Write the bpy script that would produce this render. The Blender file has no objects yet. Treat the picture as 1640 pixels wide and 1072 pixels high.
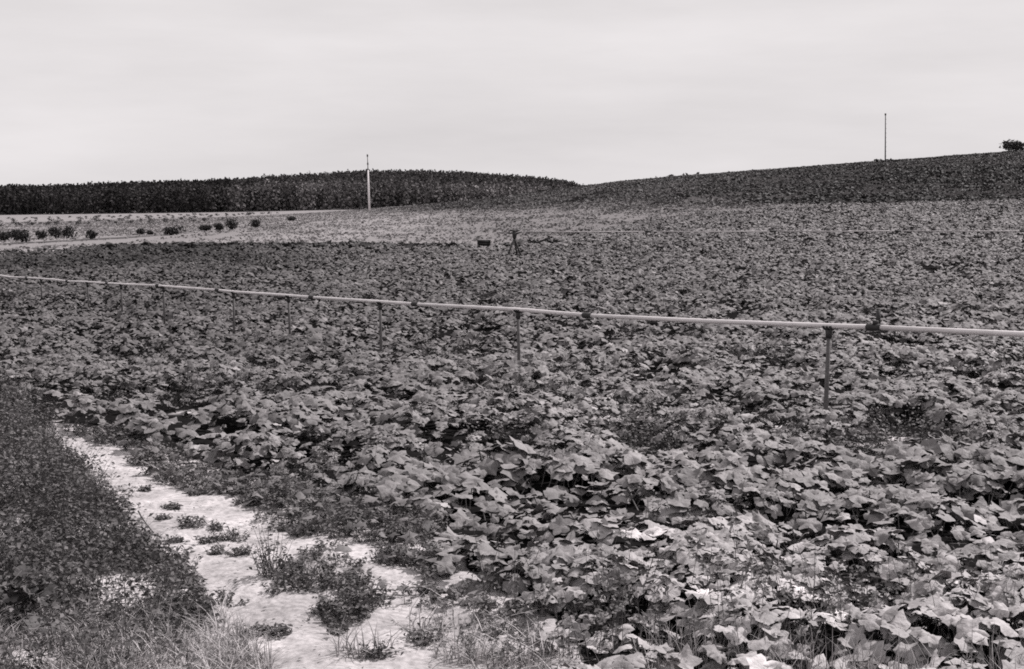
import bpy, math, random
import numpy as np
rng = np.random.default_rng(7)
random.seed(7)
sc = bpy.context.scene
COL = sc.collection
Z0 = 2.6                       # eye height above the nearest soil
F = 2278.0                     # 50 mm lens on 36 mm film, in pixels of the photograph
CX, CY = 820.0, 536.0
PITCH = math.atan(226.0 / F)
TINT = (1.0, 0.945, 0.955)

# ------------------------------------------------------------------ noise
def _hash(ix, iy, seed):
    h = (ix.astype(np.int64) * 374761393 + iy.astype(np.int64) * 668265263 + seed * 974634777) & 0xFFFFFFFF
    h = ((h ^ (h >> 13)) * 1274126177) & 0xFFFFFFFF
    h = (h ^ (h >> 16)) & 0xFFFFFFFF
    return h / 4294967295.0
def noise(x, y, scale, seed=0, octv=1):
    x = np.asarray(x, float) / scale; y = np.asarray(y, float) / scale
    tot = 0; amp = 1; nrm = 0
    for k in range(octv):
        ix = np.floor(x); iy = np.floor(y); fx = x - ix; fy = y - iy
        fx = fx * fx * (3 - 2 * fx); fy = fy * fy * (3 - 2 * fy)
        a = _hash(ix, iy, seed + k); b = _hash(ix + 1, iy, seed + k)
        c = _hash(ix, iy + 1, seed + k); d = _hash(ix + 1, iy + 1, seed + k)
        tot = tot + amp * ((a * (1 - fx) + b * fx) * (1 - fy) + (c * (1 - fx) + d * fx) * fy)
        nrm += amp; amp *= .5; x = x * 2.03 + 11.3; y = y * 2.03 + 5.7
    return tot / nrm
def sstep(a, b, x):
    t = np.clip((np.asarray(x, float) - a) / (b - a), 0, 1); return t * t * (3 - 2 * t)

# ------------------------------------------------------------------ terrain
TD = [0, 13, 20, 30, 45, 70, 90, 110, 140, 180, 225, 255, 280, 350, 480, 600, 780, 900, 1100, 1600, 3200]
TP = [-500, 0, 400, 600, 820, 960, 1200, 1624, 2200]
TZ = [
 [-2.6,-2.65,-2.9,-3.2,-3.5,-3.85,-4.0,-4.25,-4.6,-5.0,-5.4,-5.6,-5.8,-6.6,-8.2,-9.8,-9,-8,-14,-30,-70],
 [-2.6,-2.65,-2.85,-3.15,-3.4,-3.65,-3.85,-4.0,-4.25,-4.6,-5.0,-5.25,-5.4,-6.1,-7.6,-9.2,-8.6,-6.9,-12,-30,-70],
 [-2.6,-2.63,-2.85,-3.12,-3.3,-3.4,-3.45,-3.5,-3.6,-3.8,-4.0,-4.1,-4.3,-5.0,-6.6,-7.9,-5,-1.0,-8,-30,-70],
 [-2.6,-2.62,-2.85,-3.1,-3.25,-3.25,-3.2,-3.15,-3.0,-2.9,-2.76,-2.85,-3.2,-4.5,-6,-6.8,0,5.2,-5,-30,-70],
 [-2.6,-2.62,-2.83,-3.08,-3.2,-3.15,-3.1,-2.9,-2.5,-1.9,-1.1,-.8,-1,-3,-7,-8,-2,2.0,-8,-30,-70],
 [-2.6,-2.62,-2.82,-3.05,-3.15,-3.05,-2.9,-2.5,-1.8,-.6,1.0,2.05,1.9,-1,-7,-9,-7.5,-4.6,-16,-35,-70],
 [-2.6,-2.62,-2.8,-3.0,-3.1,-2.9,-2.5,-1.95,-.8,1.0,3.1,4.0,4.2,1,-8,-16,-24,-28,-34,-45,-80],
 [-2.6,-2.6,-2.75,-2.92,-3.0,-2.7,-2.25,-1.65,-.2,2.3,5.4,7.3,8.4,7.4,0,-10,-20,-26,-34,-45,-80],
 [-2.6,-2.6,-2.75,-2.9,-2.95,-2.5,-1.9,-1.1,.8,4,8,10.5,12,12,5,-5,-15,-22,-34,-45,-80]]
TZ = np.array(TZ, float); TSv = (np.array(TP) - CX) / F
LD = np.log(np.array(TD) + 12.0)
gs = np.linspace(TSv[0], TSv[-1], 90); gt = np.linspace(LD[0], LD[-1], 420)
_T = np.array([np.interp(gt, LD, row) for row in TZ])
_T = np.array([np.interp(gs, TSv, _T[:, j]) for j in range(len(gt))])      # (t, s)
for _ in range(3):
    P_ = np.pad(_T, ((2, 2), (2, 2)), mode='edge')
    _T = sum(P_[2 + k:2 + k + _T.shape[0], 2:-2] for k in (-2, -1, 0, 1, 2)) / 5
    P_ = np.pad(_T, ((2, 2), (2, 2)), mode='edge')
    _T = sum(P_[2:-2, 2 + k:2 + k + _T.shape[1]] for k in (-2, -1, 0, 1, 2)) / 5
def ground_z(x, y):
    x = np.asarray(x, float); y = np.asarray(y, float)
    yy = np.maximum(y, 0); s = np.clip(x / np.maximum(yy, 12.0), gs[0], gs[-1] - 1e-9)
    t = np.log(yy + 12.0)
    fs = (s - gs[0]) / (gs[1] - gs[0]); ft = np.clip((t - gt[0]) / (gt[1] - gt[0]), 0, len(gt) - 1.001)
    i = np.minimum(fs.astype(int), len(gs) - 2); j = np.minimum(ft.astype(int), len(gt) - 2)
    a = fs - i; b = ft - j
    z = (_T[j, i] * (1 - a) + _T[j, i + 1] * a) * (1 - b) + (_T[j + 1, i] * (1 - a) + _T[j + 1, i + 1] * a) * b
    # gentle bank under the weeds left of the path
    bank = sstep(0.0, 2.2, path_left(y) - x) * sstep(18.5, 15.5, y)
    z = z + 0.16 * bank + ((noise(x, y, .27, 42, 2) - .5) * .05 + (noise(x * 2.2 + y, y - .4 * x, .5, 43) - .5) * .03) * sstep(24, 16, y)
    z = z + (noise(x, y, 1.3, 40) - .5) * 0.07 * sstep(60, 20, y) + (noise(x, y, 18, 41, 2) - .5) * .25 * sstep(40, 110, y) * sstep(230,150,y)
    return z + Z0
def ray(px, py):
    u = (px - CX) / F; v = (py - CY) / F; c, s = math.cos(PITCH), math.sin(PITCH)
    return (u, c - v * s, -s - v * c)
def at(px, py, d):                 # point at forward distance d on the sight line
    r = ray(px, py); k = d / r[1]; return (r[0] * k, d, r[2] * k + Z0)
def gp(px, py, z=-2.62):           # where the sight line meets the flat near soil
    r = ray(px, py); k = z / r[2]; return (r[0] * k, r[1] * k)
def xs(px, d): return (px - CX) / F * d * 1.0049 / 1.0
PL = sorted([gp(*p)[::-1] for p in [(60, 668), (105, 720), (165, 790), (240, 865), (318, 925), (335, 960), (352, 1010), (400, 1072), (430, 1150)]])
PLy = np.array([p[0] for p in PL]); PLx = np.array([p[1] for p in PL])
def path_left(y): return np.interp(y, PLy, PLx)
def poly(pts): return np.array([gp(*p) for p in pts])
def inside(P, x, y):
    x = np.asarray(x, float); y = np.asarray(y, float); c = np.zeros(x.shape, bool); n = len(P)
    for i in range(n):
        x0, y0 = P[i]; x1, y1 = P[(i + 1) % n]
        if y0 == y1: continue
        m = ((y0 > y) != (y1 > y)) & (x < (x1 - x0) * (y - y0) / (y1 - y0) + x0); c ^= m
    return c
CROP_EDGE = [(-700, 652), (0, 645), (85, 655), (150, 680), (250, 715), (330, 745), (480, 780), (600, 815), (690, 870), (705, 925), (830, 985), (870, 1030), (880, 1075), (885, 1150)]
PATH = poly([(50, 655), (95, 662), (165, 690), (230, 715), (300, 745), (420, 790), (520, 830), (640, 890), (720, 945), (760, 1010), (900, 1060), (910, 1170), (380, 1170), (400, 1072), (345, 1000), (325, 930), (235, 865), (160, 790), (100, 720)])
BELT = poly([(100, 668), (160, 676), (260, 712), (340, 745), (480, 780), (600, 812), (700, 870), (720, 930), (690, 950), (645, 925), (560, 885), (480, 862), (420, 832), (330, 790), (235, 752), (190, 730), (235, 722), (150, 690)])
BELT2 = poly([(575, 975), (690, 950), (730, 945), (860, 1000), (890, 1072), (900, 1150), (820, 1150), (740, 1040), (640, 1015)])
CE = sorted([gp(*p)[::-1] for p in CROP_EDGE[2:]])
CEy = np.array([p[0] for p in CE]); CEx = np.array([p[1] for p in CE])
def crop_left(y):                  # x where the crop begins at forward distance y
    return np.where(np.asarray(y) > CEy[-1], -1e3, np.interp(y, CEy, CEx))
FE_s = (np.array([-600, 0, 200, 400, 700, 830, 900, 1000, 1200, 1624, 2300]) - CX) / F
FE_d = np.array([78, 84, 93, 88, 80, 80, 86, 106, 126, 128, 128.])
def field_end(x, y): return np.interp(x / np.maximum(y, 5), FE_s, FE_d)

# ------------------------------------------------------------------ materials
def mat(name, rough=0.7, bump=0.0, bscale=30, mottle=0.25, mscale=6, tone=None, spec=0.3, sheen=0, trans=0, mott2=None, metallic=0):
    m = bpy.data.materials.new(name); m.use_nodes = True; nt = m.node_tree; N = nt.nodes; L = nt.links
    b = N['Principled BSDF']; b.inputs['Roughness'].default_value = rough; b.inputs['Specular IOR Level'].default_value = spec
    b.inputs['Metallic'].default_value = metallic
    tc = N.new('ShaderNodeNewGeometry')
    nz = N.new('ShaderNodeTexNoise'); nz.inputs['Scale'].default_value = mscale; nz.inputs['Detail'].default_value = 6; nz.inputs['Roughness'].default_value = .65
    L.new(tc.outputs['Position'], nz.inputs['Vector'])
    mr = N.new('ShaderNodeMapRange'); mr.inputs['From Min'].default_value = .3; mr.inputs['From Max'].default_value = .7
    mr.inputs['To Min'].default_value = 1 - mottle; mr.inputs['To Max'].default_value = 1 + mottle; L.new(nz.outputs['Fac'], mr.inputs['Value'])
    fac = mr.outputs['Result']
    if mott2:
        n2 = N.new('ShaderNodeTexNoise'); n2.inputs['Scale'].default_value = mott2[0]; n2.inputs['Detail'].default_value = 4
        L.new(tc.outputs['Position'], n2.inputs['Vector'])
        m2 = N.new('ShaderNodeMapRange'); m2.inputs['From Min'].default_value = .35; m2.inputs['From Max'].default_value = .65
        m2.inputs['To Min'].default_value = 1 - mott2[1]; m2.inputs['To Max'].default_value = 1 + mott2[1]; L.new(n2.outputs['Fac'], m2.inputs['Value'])
        mm = N.new('ShaderNodeMath'); mm.operation = 'MULTIPLY'; L.new(fac, mm.inputs[0]); L.new(m2.outputs['Result'], mm.inputs[1]); fac = mm.outputs[0]
    mu = N.new('ShaderNodeMath'); mu.operation = 'MULTIPLY'
    if tone is None:
        at_ = N.new('ShaderNodeAttribute'); at_.attribute_name = 'tone'; L.new(at_.outputs['Fac'], mu.inputs[0])
    else: mu.inputs[0].default_value = tone
    L.new(fac, mu.inputs[1])
    vm = N.new('ShaderNodeVectorMath'); vm.operation = 'SCALE'; vm.inputs[0].default_value = TINT
    L.new(mu.outputs[0], vm.inputs['Scale']); L.new(vm.outputs[0], b.inputs['Base Color'])
    if bump:
        nb = N.new('ShaderNodeTexNoise'); nb.inputs['Scale'].default_value = bscale; nb.inputs['Detail'].default_value = 7
        L.new(tc.outputs['Position'], nb.inputs['Vector'])
        bp = N.new('ShaderNodeBump'); bp.inputs['Strength'].default_value = 1; bp.inputs['Distance'].default_value = bump
        L.new(nb.outputs['Fac'], bp.inputs['Height']); L.new(bp.outputs[0], b.inputs['Normal'])
    if trans:
        out = N['Material Output']; tr = N.new('ShaderNodeBsdfTranslucent'); L.new(vm.outputs[0], tr.inputs['Color'])
        mx = N.new('ShaderNodeMixShader'); mx.inputs[0].default_value = trans
        L.new(b.outputs[0], mx.inputs[1]); L.new(tr.outputs[0], mx.inputs[2]); L.new(mx.outputs[0], out.inputs['Surface'])
    return m
M = dict(
 ground=mat('soil_and_sand', .95, .035, 9, .16, 3.0, spec=0, mott2=(22, .2)),
 leaf=mat('squash_leaf', .6, 0.006, 45, .2, 14, spec=.16),
 leaf_far=mat('squash_leaf_far', .65, 0, 1, .2, 5, spec=.12),
 weed=mat('weed_leaf', .6, 0, 1, .2, 20, spec=.12, trans=.1),
 grass=mat('grass_blade', .6, 0, 1, .2, 20, spec=.25, trans=.15),
 forest=mat('forest_foliage', .8, 0, 1, .3, .08, spec=.02),
 pipe=mat('aluminium_pipe', .5, .0015, 20, .12, 4, tone=.64, spec=.4),
 dullpipe=mat('dull_pipe', .8, 0, 1, .1, 2, tone=.42, spec=.1),
 iron=mat('rusty_iron', .7, .002, 60, .3, 20, tone=.035),
 stake=mat('weathered_stake', .8, .003, 60, .3, 12, tone=.11),
 white=mat('pale_concrete', .8, .004, 30, .1, 3, tone=.8, spec=.2),
 darkpole=mat('dark_pole_wood', .8, .004, 30, .25, 3, tone=.1),
 bark=mat('bark', .9, .01, 12, .3, 5, tone=.06),
 crate=mat('dark_planks', .85, .01, 8, .4, 6, tone=.025),
 petal=mat('white_petal', .6, 0, 1, .05, 20, tone=.85, trans=.2),
 twig=mat('dry_twig', .8, .002, 60, .3, 30, tone=.07),
)

# ------------------------------------------------------------------ mesh helpers
def tag(o, label=None, cat=None, group=None, kind=None):
    for k, v in (('label', label), ('category', cat), ('group', group), ('kind', kind)):
        if v: o[k] = v
    return o
def mesh_obj(name, V, faces, m, tone=None, smooth=True, parent=None, loc=None):
    """faces: list of (n,k) int arrays"""
    me = bpy.data.meshes.new(name)
    V = np.ascontiguousarray(V, dtype=np.float32)
    me.vertices.add(len(V)); me.vertices.foreach_set('co', V.ravel())
    faces = [f for f in faces if len(f)]
    nl = sum(f.size for f in faces); nf = sum(len(f) for f in faces)
    me.loops.add(nl); me.polygons.add(nf)
    me.loops.foreach_set('vertex_index', np.concatenate([f.ravel() for f in faces]).astype(np.int32))
    sizes = np.concatenate([np.full(len(f), f.shape[1]) for f in faces])
    starts = np.concatenate([[0], np.cumsum(sizes)[:-1]]).astype(np.int32)
    me.polygons.foreach_set('loop_start', starts)
    if smooth: me.polygons.foreach_set('use_smooth', np.ones(nf, bool))
    if tone is not None:
        a = me.attributes.new('tone', 'FLOAT', 'POINT'); a.data.foreach_set('value', np.asarray(tone, np.float32))
    me.update(calc_edges=True); me.validate()
    me.materials.append(m)
    o = bpy.data.objects.new(name, me); COL.objects.link(o)
    if parent: o.parent = parent
    if loc is not None: o.location = loc
    return o
class MB:
    def __init__(s): s.V = []; s.F3 = []; s.F4 = []; s.T = []; s.n = 0
    def add(s, V, F3=None, F4=None, tone=.1):
        V = np.asarray(V, float).reshape(-1, 3); s.V.append(V)
        if F3 is not None and len(F3): s.F3.append(np.asarray(F3) + s.n)
        if F4 is not None and len(F4): s.F4.append(np.asarray(F4) + s.n)
        s.T.append(np.broadcast_to(np.asarray(tone, float), (len(V),)).copy()); s.n += len(V)
    def build(s, name, m, parent=None, loc=None, smooth=True):
        f = []
        if s.F3: f.append(np.concatenate(s.F3))
        if s.F4: f.append(np.concatenate(s.F4))
        return mesh_obj(name, np.concatenate(s.V), f, m, np.concatenate(s.T), smooth, parent, loc)
    def tube(s, pts, rad, sides=8, tone=.1, cap=True):
        pts = np.asarray(pts, float); n = len(pts); rad = np.broadcast_to(rad, (n,))
        V = []
        for i in range(n):
            t = pts[min(i + 1, n - 1)] - pts[max(i - 1, 0)]; t /= np.linalg.norm(t) + 1e-9
            a = np.array([0, 0, 1.]) if abs(t[2]) < .9 else np.array([1., 0, 0])
            u = np.cross(t, a); u /= np.linalg.norm(u); w = np.cross(t, u)
            for k in range(sides):
                an = 2 * math.pi * k / sides; V.append(pts[i] + rad[i] * (u * math.cos(an) + w * math.sin(an)))
        F = [[i * sides + k, i * sides + (k + 1) % sides, (i + 1) * sides + (k + 1) % sides, (i + 1) * sides + k] for i in range(n - 1) for k in range(sides)]
        F3 = []
        if cap:
            V += [pts[0], pts[-1]]; c0 = n * sides
            for k in range(sides):
                F3.append([c0, (k + 1) % sides, k]); F3.append([c0 + 1, (n - 1) * sides + k, (n - 1) * sides + (k + 1) % sides])
        s.add(V, F3, F, tone)
    def box(s, c, size, tone=.1, rz=0):
        x, y, z = [v / 2 for v in size]; P = np.array([[sx * x, sy * y, sz * z] for sz in (-1, 1) for sx, sy in ((-1, -1), (1, -1), (1, 1), (-1, 1))])
        c_, s_ = math.cos(rz), math.sin(rz); P[:, :2] = P[:, :2] @ np.array([[c_, s_], [-s_, c_]])
        s.add(P + np.array(c), None, [[3, 2, 1, 0], [4, 5, 6, 7], [0, 1, 5, 4], [1, 2, 6, 5], [2, 3, 7, 6], [3, 0, 4, 7]], tone)
def unit(v): return v / (np.linalg.norm(v, axis=-1, keepdims=True) + 1e-9)
def scatter(mb, tv, f3, f4, pos, nrm, yaw, scale, tone, jitter=0):
    """stamp template tv on every pos, its z axis along nrm"""
    n = len(pos)
    if n == 0: return
    nrm = unit(nrm); a = np.stack([np.cos(yaw), np.sin(yaw), np.zeros(n)], 1)
    t = unit(a - (a * nrm).sum(1, keepdims=True) * nrm); b = np.cross(nrm, t)
    sc_ = np.asarray(scale, float)
    if sc_.ndim == 1: sc_ = np.stack([sc_] * 3, 1)
    T = tv[None, :, :] * sc_[:, None, :]
    if jitter: T = T + rng.normal(0, jitter, T.shape) * sc_[:, None, :]
    V = pos[:, None, :] + T[..., 0:1] * t[:, None, :] + T[..., 1:2] * b[:, None, :] + T[..., 2:3] * nrm[:, None, :]
    k = len(tv); off = (np.arange(n) * k)[:, None, None]
    mb.add(V.reshape(-1, 3), (np.asarray(f3)[None] + off).reshape(-1, 3) if f3 is not None and len(f3) else None,
           (np.asarray(f4)[None] + off).reshape(-1, 4) if f4 is not None and len(f4) else None, np.repeat(tone, k))
def rand_normals(n, spread):
    v = np.stack([rng.normal(0, spread, n), rng.normal(0, spread, n), np.ones(n)], 1); return unit(v)
def wedge(n_per_m2, d0, d1, s0=-.46, s1=.46):
    """uniform random points in a ground wedge ahead of the eye"""
    area = .5 * (s1 - s0) * (d1 ** 2 - d0 ** 2); n = int(area * n_per_m2)
    d = np.sqrt(rng.random(n) * (d1 ** 2 - d0 ** 2) + d0 ** 2); s = rng.uniform(s0, s1, n); return s * d, d

# leaf templates -------------------------------------------------------
def squash_leaf(k, rings, seed):
    r_ = random.Random(seed); th = np.linspace(-math.pi, math.pi, k, endpoint=False) + .0
    lob = r_.uniform(.10, .22)
    R = 1 + lob * np.cos(5 * th) - .30 * np.exp(-((np.abs(th) - math.pi) / .35) ** 2) + np.array([r_.uniform(-.11, .11) for _ in th])
    p1, p2, p3 = [r_.uniform(0, 6.28) for _ in range(3)]; a1, a2 = r_.uniform(.08, .2), r_.uniform(.05, .12); dr = r_.uniform(.12, .42); fold = r_.uniform(-.25, .3)
    V = [[0, 0, 0]]
    for q in rings:
        for t, rr in zip(th, R):
            x, y = q * rr * math.cos(t), q * rr * math.sin(t)
            z = -dr * q * q + a1 * q * q * math.cos(2 * t + p1) + a2 * q * q * math.cos(3 * t + p2) + .05 * q ** 3 * math.cos(7 * t + p3) + fold * abs(y) * q
            V.append([x, y, z])
    F3 = [[0, 1 + i, 1 + (i + 1) % k] for i in range(k)]; F4 = []
    for r in range(len(rings) - 1):
        o = 1 + r * k
        F4 += [[o + i, o + k + i, o + k + (i + 1) % k, o + (i + 1) % k] for i in range(k)]
    return np.array(V), np.array(F3), (np.array(F4) if F4 else None)
LEAF0 = [squash_leaf(20, (.5, 1), i) for i in range(10)]
LEAF1 = [squash_leaf(10, (1,), 50 + i) for i in range(8)]
LEAF2 = [squash_leaf(6, (1,), 90 + i) for i in range(6)]
SMALL = np.array([[0, 0, 0], [.5, .28, .06], [1, 0, -.08], [.5, -.28, .06]]); SMALL_F = [[0, 1, 2], [0, 2, 3]]

# ------------------------------------------------------------------ the ground sheet
PALE_SPOTS = [(*gp(px, py), ax, ay) for px, py, ax, ay in ((1020, 878, .30, .22), (1140, 892, .34, .25), (1240, 975, .4, .22), (1130, 1000, .2, .14), (950, 1035, .35, .2), (935, 680, .35, .5), (1200, 690, .5, .4), (1330, 1020, .25, .15))]
def bare_patch(x, y):              # sandy gaps between the plants
    v = noise(x, y, .8, 71, 4) * .75 + noise(x, y, 2.6, 72) * .25
    pref = .03 * sstep(14, 8, y) * sstep(-1, 2.5, x)
    return v + pref
def far_tone(x, y):
    s = x / np.maximum(y, 5); fe = field_end(x, y)
    light = .225 - .05 * sstep(-.12, .02, s); dark = .088 - .045 * sstep(.08, .25, s) * (1 - .45 * sstep(190, 260, y))
    hill = sstep(-.06, .06, s - (.02 - .11 * sstep(150, 230, y) + .09 * sstep(200, 120, y)) ) * sstep(112 + 14 * sstep(.1, .2, s), 175 - 46 * sstep(.1, .22, s), y + 22 * (noise(x, y, 9, 87, 3) - .5))
    t = light * (1 - hill) + dark * hill
    t = t * (.75 + .5 * noise(x, y, 14, 81, 3))
    # sandy track along the far edge of the crop on the left
    pxx = CX + F * s; tcn = np.interp(pxx, [-300, 0, 200, 300, 400], [93, 104, 116, 127, 140]); tw = np.interp(pxx, [-300, 0, 200, 300, 400], [7, 6.5, 4.5, 3, 2])
    track = sstep(tw, tw * .7, np.abs(y - tcn)) * sstep(380, 300, pxx)
    strip = sstep(2.8, 1.8, np.abs(y - tcn - tw - 3.2)) * sstep(330, 200, pxx)
    t = t * (1 - strip) + .07 * strip
    return t * (1 - track) + .21 * track
def ground_tone(x, y):
    n = noise(x, y, .35, 11, 3)
    t = np.full(x.shape, .02)
    pl = path_left(y); left = (x < pl) & (y < 17.5)
    sand = inside(PATH, x + (n - .5) * .5, y + (noise(x, y, .4, 12, 2) - .5) * .7)
    belt = (x >= pl) & (x < crop_left(y) + .2) & (y < 17)
    t = np.where(belt | sand, .40 + .30 * (n - .5), t)
    lb = sstep(.56, .66, noise(x, y, .55, 13, 3) + .10 * sstep(10.5, 8, y) - .05)
    t = np.where(left, .07 + .36 * lb, t)
    bp = sstep(.70, .78, bare_patch(x, y)); crop = (~left) & (~belt) & (~sand)
    t = np.where(crop & (y < 45), .012 + .42 * bp * sstep(26, 12, y) + .1 * bp, t)  # crop soil painted near-black as the shade beneath the leaves
    fe = field_end(x, y)
    t = np.where(y > fe, far_tone(x, y), t)
    return t
az = np.concatenate([np.linspace(-180, -60, 40, endpoint=False), np.linspace(-60, -27, 60, endpoint=False), np.linspace(-27, 27, 380, endpoint=False), np.linspace(27, 60, 60, endpoint=False), np.linspace(60, 180, 40, endpoint=False)])
az = np.radians(az); rr_ = np.concatenate([[.3, 1, 2, 3, 4, 5], np.arange(5.5, 20, .06), np.geomspace(20, 3200, 420)])
A, R = np.meshgrid(az, rr_); GX = R * np.sin(A); GY = R * np.cos(A); GZ = ground_z(GX, GY)
GT = ground_tone(GX.ravel(), GY.ravel())
na, nr = len(az), len(rr_); idx = np.arange(na * nr).reshape(nr, na)
q = np.stack([idx[:-1, :], np.roll(idx, -1, 1)[:-1, :], np.roll(idx, -1, 1)[1:, :], idx[1:, :]], -1).reshape(-1, 4)
GV = np.stack([GX, GY, GZ], -1).reshape(-1, 3); GV = np.vstack([GV, [[0, 0, float(ground_z(0., 0.))]]])
cap = np.stack([np.full(na, na * nr), np.roll(idx[0], -1), idx[0]], 1)
g = mesh_obj('ground', GV, [q[:, ::-1][:, [0, 1, 2, 3]], cap], M['ground'], np.append(GT, .1), True)
tag(g, kind='structure')

# ------------------------------------------------------------------ the crop
def canopy(x, y):
    v = .40 * noise(x, y, .8, 21) + .47 * noise(x, y, .33, 22) + .13 * noise(x, y, 3.5, 23)
    return v
def crop_points(x, y, gap=.498):
    c = canopy(x, y); edge = crop_left(y)
    k = (x > edge + .25 * (noise(x, y, .5, 25) - .5)) & (y < field_end(x, y) + 2 * (noise(x, y, 3, 26) - .5) + 14 * (noise(x, y, 7, 27, 2) - .5) * sstep(96, 110, field_end(x, y)))
    k &= ~((bare_patch(x, y) > .745) & (y < 24)) & ~((np.abs(x + .0) < .9) & (y > 64) & (y < 68.5) & (rng.random(len(x)) < .7)) & ~((np.abs(x + 1.57) < .36) & (y > 74.5) & (y < 78.7) & (rng.random(len(x)) < .8))
    dens = sstep(gap - .1, gap + .12, c)
    nearf = sstep(16, 11, y); k &= rng.random(len(x)) < .04 + .26 * nearf + (.96 - .26 * nearf) * dens
    return k, c
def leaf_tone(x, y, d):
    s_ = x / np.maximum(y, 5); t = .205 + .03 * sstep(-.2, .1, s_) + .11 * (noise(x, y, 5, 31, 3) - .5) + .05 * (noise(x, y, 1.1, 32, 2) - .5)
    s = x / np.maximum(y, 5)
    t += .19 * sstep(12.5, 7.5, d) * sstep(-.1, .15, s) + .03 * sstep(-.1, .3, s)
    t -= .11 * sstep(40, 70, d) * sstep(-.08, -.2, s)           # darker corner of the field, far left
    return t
def pale_spot(x, y):               # clumps of paler, lower leaves
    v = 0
    for bx, by, ax, ay in PALE_SPOTS: v = v + np.exp(-(((x - bx) / ax) ** 2 + ((y - by) / ay) ** 2))
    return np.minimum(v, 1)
def make_crop():
    mb = MB(); mf = MB(); stems = MB()
    for (d0, d1, dens, tmpl, size, dest) in ((5.5, 13, 175, LEAF0, .082, mb), (13, 24, 160, LEAF0, .068, mb), (24, 46, 115, LEAF1, .074, mf), (46, 75, 62, LEAF2, .092, mf), (75, 132, 34, LEAF2, .115, mf)):
        x, y = wedge(dens, d0, d1); k, c = crop_points(x, y); x, y, c = x[k], y[k], c[k]
        n = len(x); low = rng.random(n) < .12
        h = .03 + .36 * sstep(.28, .72, c)
        h = h * (1 - .40 * sstep(16, 10, y)); low = low | (rng.random(n) < .22 * sstep(15, 10, y))
        h = h * np.where(low, rng.uniform(.2, .7, n), rng.uniform(.88, 1.08, n))
        e = .15; gx = (canopy(x + e, y) - canopy(x - e, y)) / (2 * e) * .35; gy = (canopy(x, y + e) - canopy(x, y - e)) / (2 * e) * .35
        nr_ = rand_normals(n, .31); nr_[:, 0] -= gx; nr_[:, 1] -= gy; nr_[:, 1] -= .08
        sc_ = size * rng.uniform(.35, 1.35, n) * (1 + .25 * (noise(x, y, 2.2, 33) - .5) * 2)
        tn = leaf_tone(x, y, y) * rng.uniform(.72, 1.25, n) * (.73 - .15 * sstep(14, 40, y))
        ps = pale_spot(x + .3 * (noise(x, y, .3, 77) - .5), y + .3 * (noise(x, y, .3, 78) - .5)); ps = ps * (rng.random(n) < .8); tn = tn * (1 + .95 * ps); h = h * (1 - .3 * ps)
        pale = rng.random(n) < .03; tn = np.where(pale, tn * 1.6, tn)
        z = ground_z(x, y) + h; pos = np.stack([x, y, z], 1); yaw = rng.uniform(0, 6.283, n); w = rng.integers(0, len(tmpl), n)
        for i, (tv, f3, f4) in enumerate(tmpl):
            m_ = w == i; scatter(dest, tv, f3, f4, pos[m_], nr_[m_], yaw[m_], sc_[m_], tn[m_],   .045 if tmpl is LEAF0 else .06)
        if d1 <= 13:
            kk = np.where(rng.random(n) < .5)[0]; p = pos[kk]; b = p.copy(); b[:, :2] += rng.normal(0, .07, (len(kk), 2)); b[:, 2] = ground_z(b[:, 0], b[:, 1])
            v = np.stack([p + [-.004, 0, 0], p + [.004, 0, 0], p + [0, .006, 0], b + [-.006, 0, 0], b + [.006, 0, 0], b + [0, .008, 0]], 1).reshape(-1, 3)
            off = (np.arange(len(kk)) * 6)[:, None, None]; f = np.array([[0, 1, 4, 3], [1, 2, 5, 4], [2, 0, 3, 5]])[None] + off
            mb.add(v, None, f.reshape(-1, 4), .12)
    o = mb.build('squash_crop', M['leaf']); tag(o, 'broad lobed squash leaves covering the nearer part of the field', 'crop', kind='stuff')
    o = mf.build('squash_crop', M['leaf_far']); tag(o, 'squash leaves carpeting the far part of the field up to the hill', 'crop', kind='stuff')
make_crop()

# ------------------------------------------------------------------ weeds, grass
def weed_sprays(mb, x, y, height, leaves, size, tone, lean=.35, base=None):
    """each plant: a leaning stem carrying small leaves"""
    n = len(x); z = ground_z(x, y) if base is None else base
    hx = rng.normal(0, lean, n) * height; hy = rng.normal(0, lean, n) * height
    top = np.stack([x + hx, y + hy, z + height], 1); bot = np.stack([x, y, z - .01], 1)
    w = .0025
    v = np.stack([bot + [-w, 0, 0], bot + [w, 0, 0], top + [w * .4, 0, 0], top + [-w * .4, 0, 0]], 1).reshape(-1, 3)
    mb.add(v, None, (np.array([[0, 1, 2, 3]])[None] + (np.arange(n) * 4)[:, None, None]).reshape(-1, 4), np.repeat(tone * .8, 4))
    N_ = n * leaves; i = np.repeat(np.arange(n), leaves); f = rng.uniform(.12, 1.05, N_)
    p = bot[i] + (top[i] - bot[i]) * f[:, None]; p[:, 2] += .0
    nr_ = rand_normals(N_, .6); sz = size * rng.uniform(.5, 1.4, N_)
    p[:, :2] += rng.normal(0, 1, (N_, 2)) * (height[i] * .10)[:, None]
    scatter(mb, SMALL, SMALL_F, None, p, nr_, rng.uniform(0, 6.283, N_), sz, tone[i] * rng.uniform(.6, 1.35, N_))
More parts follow.
